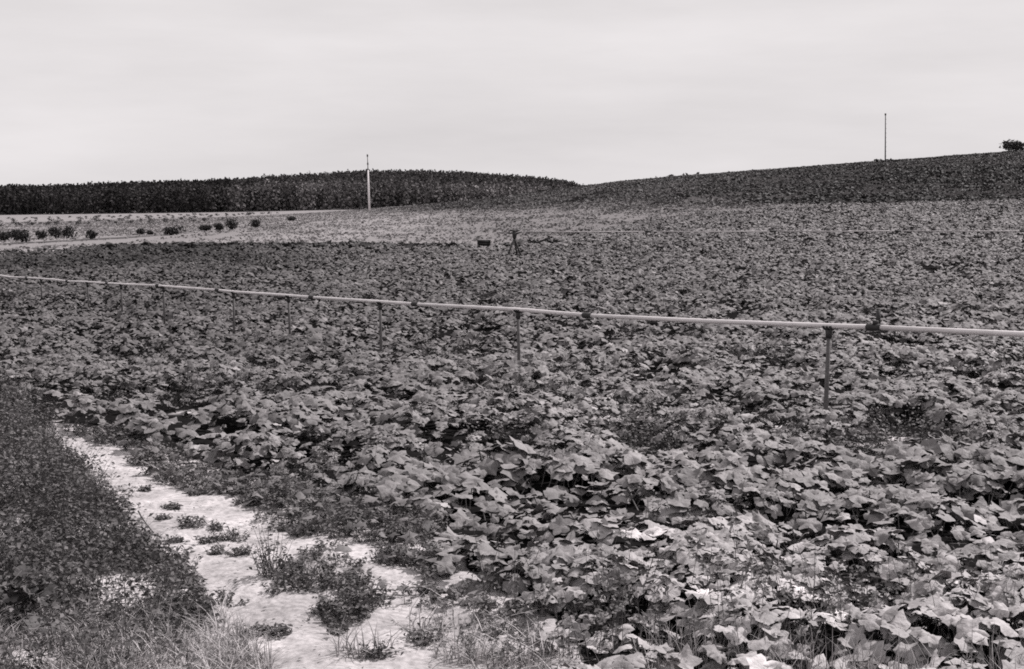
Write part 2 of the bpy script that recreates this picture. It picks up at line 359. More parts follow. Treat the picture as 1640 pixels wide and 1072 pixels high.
def grass_blades(mb, x, y, height, tone, width=.004, bend=.5):
    n = len(x); z = ground_z(x, y); a = rng.uniform(0, 6.283, n); L_ = height
    dx, dy = np.cos(a), np.sin(a); bd = rng.uniform(.1, 1, n) * bend * L_; px_, py_ = -dy * width, dx * width
    P = []
    for q_, wq in ((0, 1), (.35, .9), (.7, .6), (1, .08)):
        cx = x + dx * bd * q_ ** 2; cy = y + dy * bd * q_ ** 2; cz = z + L_ * q_ * (1 - .22 * q_ * (bd / L_))
        P += [np.stack([cx - px_ * wq, cy - py_ * wq, cz], 1), np.stack([cx + px_ * wq, cy + py_ * wq, cz], 1)]
    v = np.stack(P, 1).reshape(-1, 3); off = (np.arange(n) * 8)[:, None, None]
    mb.add(v, None, (np.array([[0, 1, 3, 2], [2, 3, 5, 4], [4, 5, 7, 6]])[None] + off).reshape(-1, 4), np.repeat(tone, 8))
# weedy bank left of the path
mb = MB()
def bank_pts(n, x0=-9, x1=0, y0=5.5, y1=17.6):
    x = rng.uniform(x0, x1, n); y = rng.uniform(y0, y1, n)
    k = x < path_left(y) + .22 * (noise(x, y, .5, 15, 2) - .5); return x[k], y[k]
x, y = bank_pts(30000); cov = noise(x, y, .55, 13, 3) + .10 * sstep(10.5, 8, y) - .05; k = rng.random(len(x)) < (1.05 - .93 * sstep(.60, .68, cov)) * (1 - .5 * sstep(8.6, 7.6, y)); x, y = x[k], y[k]
hh = (.02 + .55 * noise(x, y, .55, 14, 2) ** 1.5) * sstep(0, .8, path_left(y) - x + .25) + .05; hh = hh * rng.uniform(.6, 1.2, len(x)) * (1 + .35*sstep(11, 14, y))
weed_sprays(mb, x, y, hh, 14, .038, .112 * (.4 + 1.2 * noise(x, y, .25, 16, 2)), .45)
o = mb.build('bank_weeds', M['weed']); tag(o, 'dark tangled weeds covering the bank left of the sandy path', 'weeds', kind='stuff')
# fine weeds between path and crop
mb = MB()
x = rng.uniform(-6.5, 1.5, 42000); y = rng.uniform(6, 17, 42000); nx = (noise(x, y, .35, 17, 2) - .5) * .45
k = inside(BELT, x + nx, y + nx) | (inside(BELT2, x + nx, y) & (rng.random(len(x)) < .45)); k &= rng.random(len(x)) < .25 + .75 * sstep(.36, .6, noise(x, y, .6, 19, 2)); x, y = x[k], y[k]
hh = (.03 + .2 * noise(x, y, .4, 18, 2)) * rng.uniform(.4, 1.2, len(x))
weed_sprays(mb, x, y, hh, 12, .030, .115 * (.5 + noise(x, y, .3, 20)), .4)
j = np.where((rng.random(len(x)) < .35) & (y > 8.5))[0]; n = len(j); p = np.stack([x[j], y[j], ground_z(x[j], y[j]) + hh[j] * rng.uniform(.4, 1.1, n)], 1); w = rng.integers(0, 8, n)
for i, (tv, f3, f4) in enumerate(LEAF1):
    m_ = w == i; scatter(mb, tv, f3, f4, p[m_], rand_normals(m_.sum(), .4), rng.uniform(0, 6.28, m_.sum()), rng.uniform(.02, .06, m_.sum()), rng.uniform(.08, .2, m_.sum()), .04)
o = mb.build('verge_weeds', M['weed']); tag(o, 'fine leafed weeds filling the verge between the sand and the crop', 'weeds', kind='stuff')
mb = MB(); x, y = wedge(55, 7, 30); k = (x > crop_left(y)) & (noise(x, y, 1.7, 66, 3) > .60) & (rng.random(len(x)) < sstep(34, 10, y) + .2); x, y = x[k], y[k]
weed_sprays(mb, x, y, .12 + .36 * rng.random(len(x)), 14, .042, .12 * rng.uniform(.6, 1.2, len(x)), .3)
o = mb.build('crop_weeds', M['weed']); tag(o, 'fine weeds pushing up in patches between the squash leaves', 'weeds', kind='stuff')
# pale grass at the near foot of the bank and along the bottom
mb = MB()
x = rng.uniform(-4.5, .6, 30000); y = rng.uniform(6.3, 9.4, 30000)
k = (x < path_left(y) + .1) | (inside(BELT2, x, y) & (rng.random(len(x)) < .35)) | ((y < 8.0) & (x > -1.0) & (noise(x, y, .5, 61, 2) > .58)); k &= noise(x, y, .5, 62, 2) > .34; k &= rng.random(len(x)) < sstep(8.9, 7.4, y)
x, y = x[k], y[k]
grass_blades(mb, x, y, rng.uniform(.04, .22, len(x)), rng.uniform(.1, .5, len(x)), .0035, 1.9)
x = rng.uniform(-.3, 5.2, 5000); y = rng.uniform(6.3, 8.2, 5000); k = (noise(x, y, .6, 63, 2) > .56); x, y = x[k], y[k]
grass_blades(mb, x, y, rng.uniform(.06, .3, len(x)), rng.uniform(.15, .45, len(x)), .003, .9)
o = mb.build('grass', M['grass']); tag(o, 'pale dry grass blades at the near foot of the bank', 'grass', kind='stuff')
# litter on the sand
mb = MB(); x = rng.uniform(-6, 1.2, 5000); y = rng.uniform(6, 16.5, 5000); k = inside(PATH, x, y) & (noise(x, y, .5, 64, 2) > .42); x, y = x[k], y[k]
n = len(x); scatter(mb, SMALL, SMALL_F, None, np.stack([x, y, ground_z(x, y) + .012], 1), rand_normals(n, .25), rng.uniform(0, 6.28, n), rng.uniform(.008, .04, n), rng.uniform(.04, .3, n))
o = mb.build('leaf_litter', M['weed']); tag(o, 'small crumbs and dead leaves strewn on the sandy path', 'litter', kind='stuff')

# single weeds standing on the sand: px, py of the foot, width px, height m, label
TUFTS = [
 (232, 783, 26, .04, 'small flat weed near the top of the sandy path'),
 (276, 814, 34, .04, 'flat weed below the smallest tuft on the narrow upper path'),
 (262, 832, 30, .035, 'thin sparse weed lying on the sand close to the dark bank'),
 (308, 842, 50, .08, 'rounded weed at the verge side of the path middle'),
 (347, 846, 26, .05, 'little weed just right of the rounded weed on the path'),
 (334, 864, 44, .06, 'left weed of the joined pair in the middle of the sand'),
 (376, 862, 46, .12, 'darkest weed of the joined pair in the middle of the sand'),
 (348, 884, 34, .06, 'pale weed below the joined pair on the sand'),
 (385, 888, 46, .07, 'low oblong weed in front of the dark pair'),
 (284, 864, 34, .03, 'wispy trailing weed beside the bank at mid path'),
 (352, 966, 66, .13, 'bushy weed spilling from the bank onto the sand'),
 (432, 932, 60, .34, 'tall branching weed with upright twiggy tip on the sand'),
 (412, 1022, 66, .07, 'low sprawling weed with a trailing stem near the photo bottom'),
 (446, 1026, 40, .06, 'small low weed touching the sprawling one near the bottom'),
 (604, 1050, 36, .09, 'lone weed on bright sand at the lower edge'),
 (680, 1030, 60, .12, 'weed in the pale sand right of the lone lower weed'),
]
tuft_meshes = []
for i, (px, py, wpx, h, lab) in enumerate(TUFTS):
    gx, gy = gp(px, py); d = gy; rad = wpx / F * d * .5
    m = MB(); n = int(14 + rad * 200); a = rng.uniform(0, 6.28, n); r = rad * rng.random(n) ** .75 * (.35 + 1.1 * noise(np.cos(a) * 2 + px, np.sin(a) * 2, .8, 6)); bx = gx + r * np.cos(a); by = gy + r * np.sin(a) * .8
    hs = h * np.maximum(.25, 1 - (r / rad) ** 2) * rng.uniform(.6, 1.15, n)
    weed_sprays(m, bx, by, hs, 8, .030, rng.uniform(.08, .2, n), .9 if h < .2 else .3)
    gz = float(ground_z(gx, gy))
    o = m.build('weed', M['weed']); o.data.transform(__import__('mathutils').Matrix.Translation((-gx, -gy, -gz))); o.location = (gx, gy, gz)
    tag(o, lab, 'weed', 'single weeds growing on the sandy path')
# larger weed mats in the middle of the path
for (px, py, w, hpx, h, lab) in ((490, 930, 120, 70, .2, 'dense weed patch in the middle of the sand beside the tall twiggy weed'), (545, 985, 130, 60, .2, 'dense dark weed patch right of and nearer than the first patch'), (560, 945, 70, 40, .12, 'low weed patch linking the two dense ones on the sand')):
    x0, y0 = gp(px, py); rx = w / F * y0 * .5; ry = abs(gp(px, py - hpx / 2)[1] - gp(px, py + hpx / 2)[1]) / 2
    n = int(520 * rx * ry * 3.1) + 40; a = rng.uniform(0, 6.28, n); r = np.sqrt(rng.random(n)) * (.35 + 1.1 * noise(np.cos(a) * 2 + px, np.sin(a) * 2, .7, 5)) * rng.uniform(.8, 1.25, n); bx = x0 + rx * r * np.cos(a); by = y0 + ry * r * np.sin(a)
    kk = noise(bx, by, .17, 9, 2) > .42; bx, by, r = bx[kk], by[kk], r[kk]; n = len(bx)
    m = MB(); weed_sprays(m, bx, by, h * .75 * rng.uniform(.35, 1.1, n) * (1.1 - .5 * r), 11, .031, rng.uniform(.07, .18, n), .4)
    gz = float(ground_z(x0, y0)); o = m.build('weed_patch', M['weed']); o.data.transform(__import__('mathutils').Matrix.Translation((-x0, -y0, -gz))); o.location = (x0, y0, gz)
    tag(o, lab, 'weed', 'weed patches in the middle of the path')
# twigs
def twig(pts, r, lab):
    P = []
    for px, py, h in pts:
        gx, gy = gp(px, py); P.append([gx, gy, float(ground_z(gx, gy)) + h])
    P = np.array(P); m = MB(); c = P[0].copy(); m.tube(P - c, np.linspace(r, r * .5, len(P)), 6); o = m.build('twig', M['twig'], loc=c); tag(o, lab, 'twig')
twig([(56, 962, .16), (62, 985, .10), (70, 1000, .05), (85, 1012, .01), (110, 1020, .0)], .008, 'bent dry twig lying in the weeds at lower left')
twig([(222, 838, .10), (226, 840, .08), (234, 848, .06), (246, 855, .01)], .008, 'hooked dry twig sticking up at the path edge of the bank')
twig([(10, 1030, .14), (30, 1000, .16), (48, 975, .15)], .010, 'straight dry stick rising among broad leaves at the far lower left')

# broad leaved plants in the lower left corner
for (px, py, lab) in ((14, 985, 'broad leaved plant at the left frame edge below the bank'), (28, 1035, 'broad leaved plant in the bottom left corner of the grass'), (5, 1010, 'half hidden broad leaved plant between its two neighbours')):
    x0, y0 = gp(px, py); gz = float(ground_z(x0, y0)); m = MB(); n = 16
    p = np.stack([rng.normal(0, .12, n), rng.normal(0, .12, n), rng.uniform(.05, .24, n)], 1)
    tv, f3, f4 = LEAF0[px % 7]; scatter(m, tv, f3, f4, p, rand_normals(n, .45), rng.uniform(0, 6.28, n), rng.uniform(.04, .075, n), rng.uniform(.03, .09, n), .03)
    for q_ in p: m.tube([[0, 0, -.02], q_ * [.5, .5, .8], q_], .004, 4, .08)
    o = m.build('broad_leaf_plant', M['leaf'], loc=(x0, y0, gz)); tag(o, lab, 'plant', 'broad leaved plants lower left')

# ------------------------------------------------------------------ meadow, hill cover
def cover(name, lab, x, y, size, tone, material, k=4, up=.5):
    mb = MB(); n = len(x); i = np.repeat(np.arange(n), k); N_ = n * k
    p = np.stack([x[i] + rng.normal(0, .5, N_) * size[i], y[i] + rng.normal(0, .5, N_) * size[i], np.zeros(N_)], 1)
    p[:, 2] = ground_z(p[:, 0], p[:, 1]) + size[i] * up * rng.uniform(.1, 1, N_)
    tri = np.array([[-.5, -.3, 0], [.6, -.2, .05], [.1, .55, -.05], [-.4, .3, .1]])
    scatter(mb, tri, [[0, 1, 2], [0, 2, 3]], None, p, rand_normals(N_, .5), rng.uniform(0, 6.28, N_), size[i] * rng.uniform(.5, 1.2, N_), tone[i] * rng.uniform(.65, 1.35, N_))
    o = mb.build(name, material, smooth=False); tag(o, lab, 'ground cover', kind='stuff')
x, y = wedge(3.2, 88, 250, -.46, .25); fe = field_end(x, y); tt = far_tone(x, y); k = (y > fe) & (tt > .11) & (tt < .50) & ~((x < -20) & (y < 130) & (tt > .196) & (tt < .214)) & (rng.random(len(x)) < .3 + .7 * sstep(.35, .6, noise(x, y, 3, 82, 2))); x, y, tt = x[k], y[k], tt[k]
cover('meadow', 'pale low meadow beyond the crop in the middle distance', x, y, rng.uniform(.1, .26, len(x)), np.clip(tt * .9, .1, .40), M['weed'], 3)
x, y = wedge(4.2, 95, 300, -.2, .46); fe = field_end(x, y); tt = far_tone(x, y); k = (y > fe) & (tt <= .16) & (rng.random(len(x)) < .25 + .75 * sstep(.35, .6, noise(x, y, 4, 83, 2))); x, y, tt = x[k], y[k], tt[k]
sz = rng.uniform(.12, .34, len(x)) * (.6 + .9 * noise(x, y, 6, 84, 2)); crest = (rng.random(len(x)) < .004); sz = np.where(crest, sz * 2.2, sz)
cover('hill_vegetation', 'dark rough vegetation covering the hillside on the right', x, y, sz, np.clip(tt * .8 * (.5 + noise(x, y, 10, 85, 3)), .02, .2), M['weed'], 4)
# low fringe of taller plants, shade painted dark, at the crop's far left edge
x, y = wedge(26, 74, 97, -.3, .03); fe = field_end(x, y); k = ~((np.abs(x + 1.57) < .9) & (y > 70)) & (y > fe - 3.5) & (y < fe + .3) & (noise(x, y, 1.5, 86, 2) > .36); x, y = x[k], y[k]
cover('crop_margin', 'taller row of plants, darkened as shade, along the far edge of the crop', x, y, rng.uniform(.2, .5, len(x)), np.full(len(x), .04), M['weed'], 3, .8)

# ------------------------------------------------------------------ the forest
def make_forest():
    mb = MB(); N0 = 26000
    d = np.sqrt(rng.random(N0) * (940 ** 2 - 590 ** 2) + 590 ** 2); s = rng.uniform(-.52, .085, N0)
    x = s * d; y = d; front = 598 + 14 * (noise(x, np.zeros(N0), 30, 91, 2) - .5)
    k = y > front; k &= (rng.random(N0) < .35 + .65 * sstep(640, 600, y) + .5 * sstep(780, 930, y)); x, y, s = x[k], y[k], s[k]; n = len(x)
    H = rng.normal(10.6, .8, n).clip(8, 12.5); H = H * (1 + .12 * (noise(x, y, 25, 92, 2) - .5) * 2)
    H = H; H *= 1 - .5 * sstep(0.035, .075, s) 
    glade = sstep(22, 12, np.abs(x + 115)) * sstep(40, 15, np.abs(y - 650)); H *= 1 - .45 * glade
    broad = (y < 640) & (s > -.34) & (rng.random(n) < .75)
    tone = np.where(broad, .10, .066) * rng.uniform(.75, 1.25, n) * (.6 + .8 * noise(x, y * .5, 45, 93, 2)) * (1 - .42 * sstep(-.19, -.205, s)) * (1 + .4 * sstep(-.19, -.17, s) * sstep(720, 640, y)) * (1 + .5 * glade) 
    kf = 42; i = np.repeat(np.arange(n), kf); N_ = n * kf; f = rng.random(N_) ** .8
    rad = np.where(broad, 2.7, 2.1)[i] * np.where(broad[i], np.sqrt(np.clip(1 - (2 * f - 1) ** 2, .05, 1)), (1.02 - f ** 2) ** .6 * 1.1)
    a = rng.uniform(0, 6.28, N_); zz = H[i] * (.03 + .97 * f)
    p = np.stack([x[i] + rad * np.cos(a) * rng.uniform(.3, 1, N_), y[i] + rad * np.sin(a) * rng.uniform(.3, 1, N_), ground_z(x, y)[i] + zz], 1)
    nr_ = unit(np.stack([np.cos(a), np.sin(a), rng.uniform(.1, 1.2, N_)], 1) + rng.normal(0, .4, (N_, 3)))
    tri = np.array([[-.6, -.5, 0], [.7, -.3, .1], [.1, .8, -.1], [-.5, .4, .1]])
    scatter(mb, tri, [[0, 1, 2], [0, 2, 3]], None, p, nr_, rng.uniform(0, 6.28, N_), rng.uniform(.5, 1.15, N_) * (1.1 - .3 * f), tone[i] * rng.uniform(.7, 1.3, N_))
    # trunks
    m = y < 660; xx, yy, hh = x[m], y[m], H[m]; b = np.stack([xx, yy, ground_z(xx, yy) - .2], 1); w = .16
    v = np.concatenate([np.stack([b + [w * math.cos(t), w * math.sin(t), 0] for t in (0, 2.1, 4.2)], 1), np.stack([b + np.stack([.3 * w * math.cos(t) + 0 * hh, .3 * w * math.sin(t) + 0 * hh, hh * .9], 1) for t in (0, 2.1, 4.2)], 1)], 1).reshape(-1, 3)
    mb.add(v, None, (np.array([[0, 1, 4, 3], [1, 2, 5, 4], [2, 0, 3, 5]])[None] + (np.arange(len(xx)) * 6)[:, None, None]).reshape(-1, 4), .06)
    o = mb.build('forest', M['forest'], smooth=False); tag(o, 'far dark conifer wood covering the low hill on the horizon', 'forest', kind='stuff')
make_forest()

# ------------------------------------------------------------------ shrubs and saplings
def crown_mesh(mb, w, h, n, tone, leaf, lobes=5, z0=.1):
    cs = [(rng.normal(0, w * .22), rng.normal(0, w * .22), h * rng.uniform(.35, .8), rng.uniform(.3, .5)) for _ in range(lobes)] + [(0, 0, h * .45, .5)]
    for cx, cy, cz, r in cs:
        m = n // len(cs); v = unit(rng.normal(0, 1, (m, 3))) * (rng.random((m, 1)) ** .4) * r
        p = v * [w, w, h] * 1.0 + [cx, cy, cz]; p[:, 2] = np.maximum(p[:, 2], z0 * h * rng.random(m))
        scatter(mb, np.array([[-.5, -.3, 0], [.5, -.3, .1], [.1, .6, 0], [-.4, .3, .1]]), [[0, 1, 2], [0, 2, 3]], None, p, unit(v + rng.normal(0, .4, (m, 3)) + [0, 0, .2]), rng.uniform(0, 6.28, m), rng.uniform(.5, 1.2, m) * leaf, tone * rng.uniform(.6, 1.4, m))
def solve_d(px, py, lo, hi):        # distance where the sight line meets the terrain
    best = lo
    for d in np.arange(lo, hi, .5):
        X, Y, Z = at(px, py, d)
        if Z <= float(ground_z(X, Y)): return d
    return hi
def shrub(px, py, wpx, hpx, lab, name='shrub', grp='shrubs along the far track', d=None, tone=.035):
    d = d or solve_d(px, py, 95, 200); X = at(px, py, d)[0]; Z = float(ground_z(X, d)); w = wpx / F * d; h = hpx / F * d
    e = bpy.data.objects.new(name, None); COL.objects.link(e); e.location = (X, d, Z); tag(e, lab, 'shrub', grp)
    m = MB(); crown_mesh(m, w, h, 420 if w < 2 else 900, tone, .16 * max(w, 1) ** .5 * (1 if w < 2 else 1.25)); m.build('foliage', M['weed'], e, smooth=False)
    m = MB()
    for a in np.linspace(0, 6.28, 5)[:4]: m.tube([[0, 0, -.05], [.12 * w * math.cos(a), .12 * w * math.sin(a), h * .35], [.3 * w * math.cos(a + .4), .3 * w * math.sin(a + .4), h * .75]], [.04, .03, .012], 5)
    m.build('stem', M['bark'], e)
    return e
for args in [
 (7, 387, 22, 15, 'low dark shrub cut by the left photo edge beside the track'),
 (26, 387, 12, 17, 'narrow shrub between the edge shrub and the biggest one'),
 (42, 388, 22, 20, 'round black shrub, biggest in the row left of the track'),
 (67, 384, 16, 13, 'greyer low shrub right of the biggest black one'),
 (89, 382, 20, 19, 'pointed shrub with spreading twigs in the left shrub row'),
 (110, 382, 18, 19, 'dense dark shrub second from the right in the left row'),
 (147, 383, 16, 15, 'small dark shrub standing alone right of the left row'),
 (226, 376, 12, 9, 'faint grey shrub left of the round middle shrub'),
 (240, 376, 9, 6, 'tiniest grey shrub beside the round middle shrub'),
 (274, 377, 22, 15, 'round dark shrub midway along the track'),
 (330, 370, 18, 9, 'flat wide shrub at the left of the right shrub group'),
 (352, 371, 13, 12, 'small rounded shrub in the middle of the right group'),
 (371, 368, 18, 17, 'tallest spiky shrub of the right shrub group'),
 (410, 365, 14, 14, 'dark shrub standing apart at the right end of the shrub group'),
 (470, 354, 12, 7, 'faint low shrub on the pale meadow left of the white pole')]:
    shrub(*args)
shrub(1626, 246, 34, 18, 'ragged dark bush on the skyline at the top of the right hill', 'skyline_bush', None, 274, .03)
saps = []
for v in range(3):
    m = MB(); crown_mesh(m, .95, .8, 60, .06, .2, 3); o = m.build('planted_sapling', M['weed'], smooth=False); saps.append(o); o.location = (0, 0, -500)  # small saplings for the planted rows, crown leaves only
first = set()
for r_, dd in enumerate((205, 228, 255, 288, 325)):
    nn = 17 + r_ * 2
    for j in range(nn):
        px = -20 + j * (400 + 22 * r_) / nn + rng.uniform(-6, 6); v = int(rng.integers(0, 3)); d = dd + rng.uniform(-5, 5)
        X = (px - CX) / F * d
        if v in first: o = saps[v].copy(); COL.objects.link(o)
        else: o = saps[v]; first.add(v)
        o.location = (X, d, float(ground_z(X, d)) - .03); s = rng.uniform(.55, 1.1); o.scale = (s * 1.2, s * 1.2, s * .8); o.rotation_euler.z = rng.uniform(0, 6.28)
        tag(o, 'tiny dark sapling in the planted rows below the forest edge', 'sapling', 'saplings in distant planted rows')

# ------------------------------------------------------------------ irrigation pipe near
def pd(px): return 29865.0 / (px + 661.0)
PIPE = [(1800, 542), (1624, 534.8), (1402, 524.5), (1328, 522), (1130, 514.5), (942, 505.5), (830, 496), (666, 487.5), (609, 483.5), (500, 476.5), (462, 473.5), (374, 467.5), (349, 465), (262, 458.6), (253, 457.6), (194, 455.2), (172, 454), (140, 451.8), (108, 450.6), (86, 448), (43, 445), (16, 444), (0, 441.3), (-60, 436), (-130, 432)]
Pp = np.array([at(px, py, pd(px)) for px, py in PIPE]); PY = Pp[::-1, 1].copy(); 
# order by distance
dist = Pp[:, 1]
def pipe_at(d): return np.array([np.interp(d, dist, Pp[:, 0]), d, np.interp(d, dist, Pp[:, 2])])
root = bpy.data.objects.new('irrigation_pipe', None); COL.objects.link(root); rp = pipe_at(15.0); root.location = rp
tag(root, 'long pale metal irrigation pipe crossing the field on low posts', 'pipe')
cpl = [pd(p) for p in (1402, 942, 666, 500, 349, 253, 172, 108, 43, -60)]
bounds = [float(dist[0])] + cpl + [float(dist[-1])]
R_P = .027
for a, b in zip(bounds[:-1], bounds[1:]):
    m = MB(); ds = [a] + [float(v) for v in dist if a + .05 < v < b - .05] + [b]
    pts = np.array([pipe_at(v) for v in ds]) - rp; m.tube(pts, R_P, 14); m.build('pipe_section', M['pipe'], root)
def seg_dir(d): v = pipe_at(d + .2) - pipe_at(d - .2); return v / np.linalg.norm(v)
for i, d in enumerate(cpl):
    p = pipe_at(d) - rp; t = seg_dir(d); m = MB()
    m.tube([p - t * .08, p - t * .07, p + t * .0, p + t * .01, p + t * .10, p + t * .11], [R_P + .003, R_P + .008, R_P + .008, R_P + .012, R_P + .012, R_P + .004], 14)
    m.tube([p - t * .12 + [0, 0, -.04], p + t * .14 + [0, 0, -.07], p + t * .22 + [0, 0, -.05]], .011, 6)     # latch hook
    c = m.build('coupling', M['iron'], root)
    if i == 0:
        m = MB(); m.tube([p + [0, 0, .03], p + [0, 0, .07]], .03, 10); m.tube([p + [.09, .25, -.02], p + [.1, .27, .16]], [.03, .02], 8)
        m.tube([p + [0, 0, .02], p + [.09, .25, 0]], .022, 8); m.build('valve', M['iron'], c)
POSTS = [(1328, 'nearest post under the pipe, right of the picture centre'), (830, 'second post from the right under the pipe, near the centre'), (609, 'third post from the right under the pipe'),
 (462, 'fourth post from the right under the pipe'), (374, 'fifth post from the right under the pipe'), (262, 'sixth post from the right under the pipe'),
 (194, 'seventh post from the right under the pipe, faint and thin'), (140, 'eighth post from the right under the pipe'), (66, 'farthest post under the pipe near the left edge')]
for i, (px, lab) in enumerate(POSTS):
    d = pd(px); p = pipe_at(d); gz = float(ground_z(p[0], d)); e = bpy.data.objects.new('pipe_post', None); COL.objects.link(e); e.location = (p[0], d, gz)
    tag(e, lab, 'post', 'posts holding up the irrigation pipe')
    h = p[2] - gz; lx = rng.uniform(-.015, .015); m = MB()
    m.tube([[lx * 2, 0, -.25], [lx, 0, h * .5], [0, 0, h - .10]], [.025, .024, .023], 10); m.build('stake', M['stake'], e)
    m = MB(); t = seg_dir(d); nrm = np.array([t[1], -t[0], 0]); nrm /= np.linalg.norm(nrm)
    arc = [np.array([0, 0, h]) + (R_P + .012) * (nrm * math.cos(q_) + np.array([0, 0, 1]) * math.sin(q_)) for q_ in np.linspace(math.pi, 2 * math.pi, 9)]
    for off in (-.05, 0, .05): m.tube([a_ + t * off for a_ in arc], .011, 6)
    m.tube([[0, 0, h - .13], [0, 0, h - .045]], [.03, .042], 10); m.build('cradle', M['iron'], e)

# ------------------------------------------------------------------ far pipe with its sprinkler
D2 = 68.0
def p2(px): return np.array(at(px, 371.5 - 1.3 * max(0, min(1, (px - 850) / 600)), D2))
root = bpy.data.objects.new('far_irrigation_pipe', None); COL.objects.link(root); r0 = p2(838); root.location = r0
tag(root, 'thin second irrigation pipe running right from the tripod sprinkler', 'pipe')
xs2 = list(range(838, 1900, 200))
for a, b in zip(xs2[:-1], xs2[1:]):
    m = MB(); mid = (a + b) / 2; pm = p2(mid) - r0 + [0, 0, -.012]; m.tube([p2(a) - r0, pm, p2(b) - r0], .026, 8); m.build('pipe_section', M['dullpipe'], root)
for a in xs2[1:-1]:
    m = MB(); p = p2(a) - r0; m.tube([p - [.15, 0, 0], p + [.15, 0, 0]], .05, 8); m.build('coupling', M['iron'], root)
for px, lab in ((988, 'first short stake right of the tripod sprinkler under the far pipe'), (1188, 'second short stake right of the tripod under the far pipe'), (1388, 'third short stake right of the tripod under the far pipe'), (1588, 'fourth stake under the far pipe close to the right edge')):
    p = p2(px); gz = float(ground_z(p[0], D2)); e = bpy.data.objects.new('far_pipe_stake', None); COL.objects.link(e); e.location = (p[0], D2, gz)
    tag(e, lab, 'post', 'stakes under the far pipe'); m = MB(); m.tube([[0, 0, -.2], [.01, 0, p[2] - gz - .09]], .03, 8); m.build('stake', M['stake'], e)
    m = MB(); m.tube([[0, 0, p[2] - gz - .11], [0, 0, p[2] - gz - .028]], [.03, .06], 8); m.build('cradle', M['iron'], e)
# tripod sprinkler
X, Y, ZT = at(824, 369, D2); gz = float(ground_z(X, Y)); H = ZT - gz
e = bpy.data.objects.new('tripod_sprinkler', None); COL.objects.link(e); e.location = (X, Y, gz)
tag(e, 'dark tripod sprinkler standing at the end of the far pipe', 'sprinkler')
m = MB(); m.tube([[0, 0, H - .42], [0, 0, H - .36], [0, 0, H - .2], [0, 0, H - .1]], [.05, .09, .12, .10], 10); m.build('riser', M['iron'], e)
m = MB(); m.tube([[-.24, 0, H + .005], [-.05, 0, H - .03], [.05, 0, H - .03], [.27, .02, H + .01]], [.022, .05, .05, .02], 8); m.tube([[0, 0, H - .12], [0, 0, H]], .09, 10)
m.tube([[-.02, 0, H - .1], [-.22, .1, H - .16], [-.36, .16, H - .15]], [.05, .03, .02], 8); m.build('sprinkler_head', M['iron'], e)
for fx, fy in ((-.42, -.4), (.38, .1), (.15, .5)):
    m = MB(); m.tube([[fx * 1.1, fy * 1.1, -.1], [0, 0, H - .38]], [.035, .045], 8); m.build('leg', M['iron'], e)
m = MB(); m.tube([[.0, 0, H - .24], [.14, 0, H - .15], [.36, 0, float(r0[2]) - gz]], [.04, .04, .032], 8); m.build('elbow', M['iron'], e)

# ------------------------------------------------------------------ dark things at the far crop edge
d = 79.; X, Y, Z = at(775, 394, d); gz = float(ground_z(X, d))
e = bpy.data.objects.new('field_crate', None); COL.objects.link(e); e.location = (X, d, gz + .18); e.rotation_euler.z = .12; tag(e, 'dark oblong crate lying at the crop edge left of the sprinkler', 'crate')
for k in range(3):
    m = MB(); m.box((0, -.24, .06 + k * .115), (.66, .02, .1)); m.build('front_plank', M['crate'], e)
m = MB(); m.box((0, .24, .18), (.66, .02, .34)); m.build('back_panel', M['crate'], e)
for sx in (-1, 1):
    m = MB(); m.box((sx * .34, 0, .18), (.02, .5, .35)); m.build('end_panel', M['crate'], e)
m = MB(); m.box((0, 0, .005), (.66, .46, .012)); m.build('floor_panel', M['crate'], e)
m = MB(); m.box((0, 0, .37), (.72, .54, .02)); m.build('lid', M['crate'], e)
def heap(px, py, w, h, lab):
    d = 89.; X, _, Z = at(px, py, d); gz = float(ground_z(X, d)); m = MB(); n = 14
    V = [[0, 0, h]]; 
    for r, zz in ((.35, .86), (.7, .5), (1, 0)):
        for k in range(n):
            a = 6.283 * k / n; q_ = r * (1 + rng.uniform(-.12, .12)); V.append([w / 2 * q_ * math.cos(a), w * .4 * q_ * math.sin(a), h * zz * rng.uniform(.85, 1.15) - (.05 if zz == 0 else 0)])
    F3 = [[0, 1 + k, 1 + (k + 1) % n] for k in range(n)]; F4 = [[1 + r * n + k, 1 + (r + 1) * n + k, 1 + (r + 1) * n + (k + 1) % n, 1 + r * n + (k + 1) % n] for r in range(2) for k in range(n)]
    m.add(V, F3, F4, .02); o = m.build('earth_heap', M['weed'], loc=(X, d, gz), smooth=False); tag(o, lab, 'heap', 'small dark heaps at the crop edge')
heap(416, 390, .8, .36, 'small black heap at the crop edge under the last shrub')
heap(471, 392, .7, .28, 'flatter black heap at the crop edge right of the first heap')
heap(205, 391, .55, .32, 'little dark heap by the track under a pale speck')

# ------------------------------------------------------------------ poles
d = 225.; X, _, Z = at(592, 339, d); gz = float(ground_z(X, d)); e = bpy.data.objects.new('utility_pole', None); COL.objects.link(e); e.location = (X, d, gz)
tag(e, 'tall white concrete pole with thin dark top before the forest', 'pole')
H1 = at(590, 272, d)[2] - gz; H2 = at(589, 247, d)[2] - gz
m = MB(); m.tube([[0, 0, -.3], [-.12, 0, H1 * .5], [-.2, 0, H1]], [.19, .15, .11], 12); m.build('shaft', M['white'], e)
m = MB(); m.tube([[-.2, 0, H1 - .02], [-.27, 0, H2]], [.07, .05], 8); m.build('mast', M['stake'], e)
for f in (.02, .38, .9):
    m = MB(); zz = H1 + (H2 - H1) * f; m.tube([[-.2 - .07 * f, 0, zz - .2], [-.2 - .07 * f, 0, zz], [-.2 - .07 * f, 0, zz + .2]], [.09, .14, .09], 8); m.build('insulator', M['darkpole'], e)
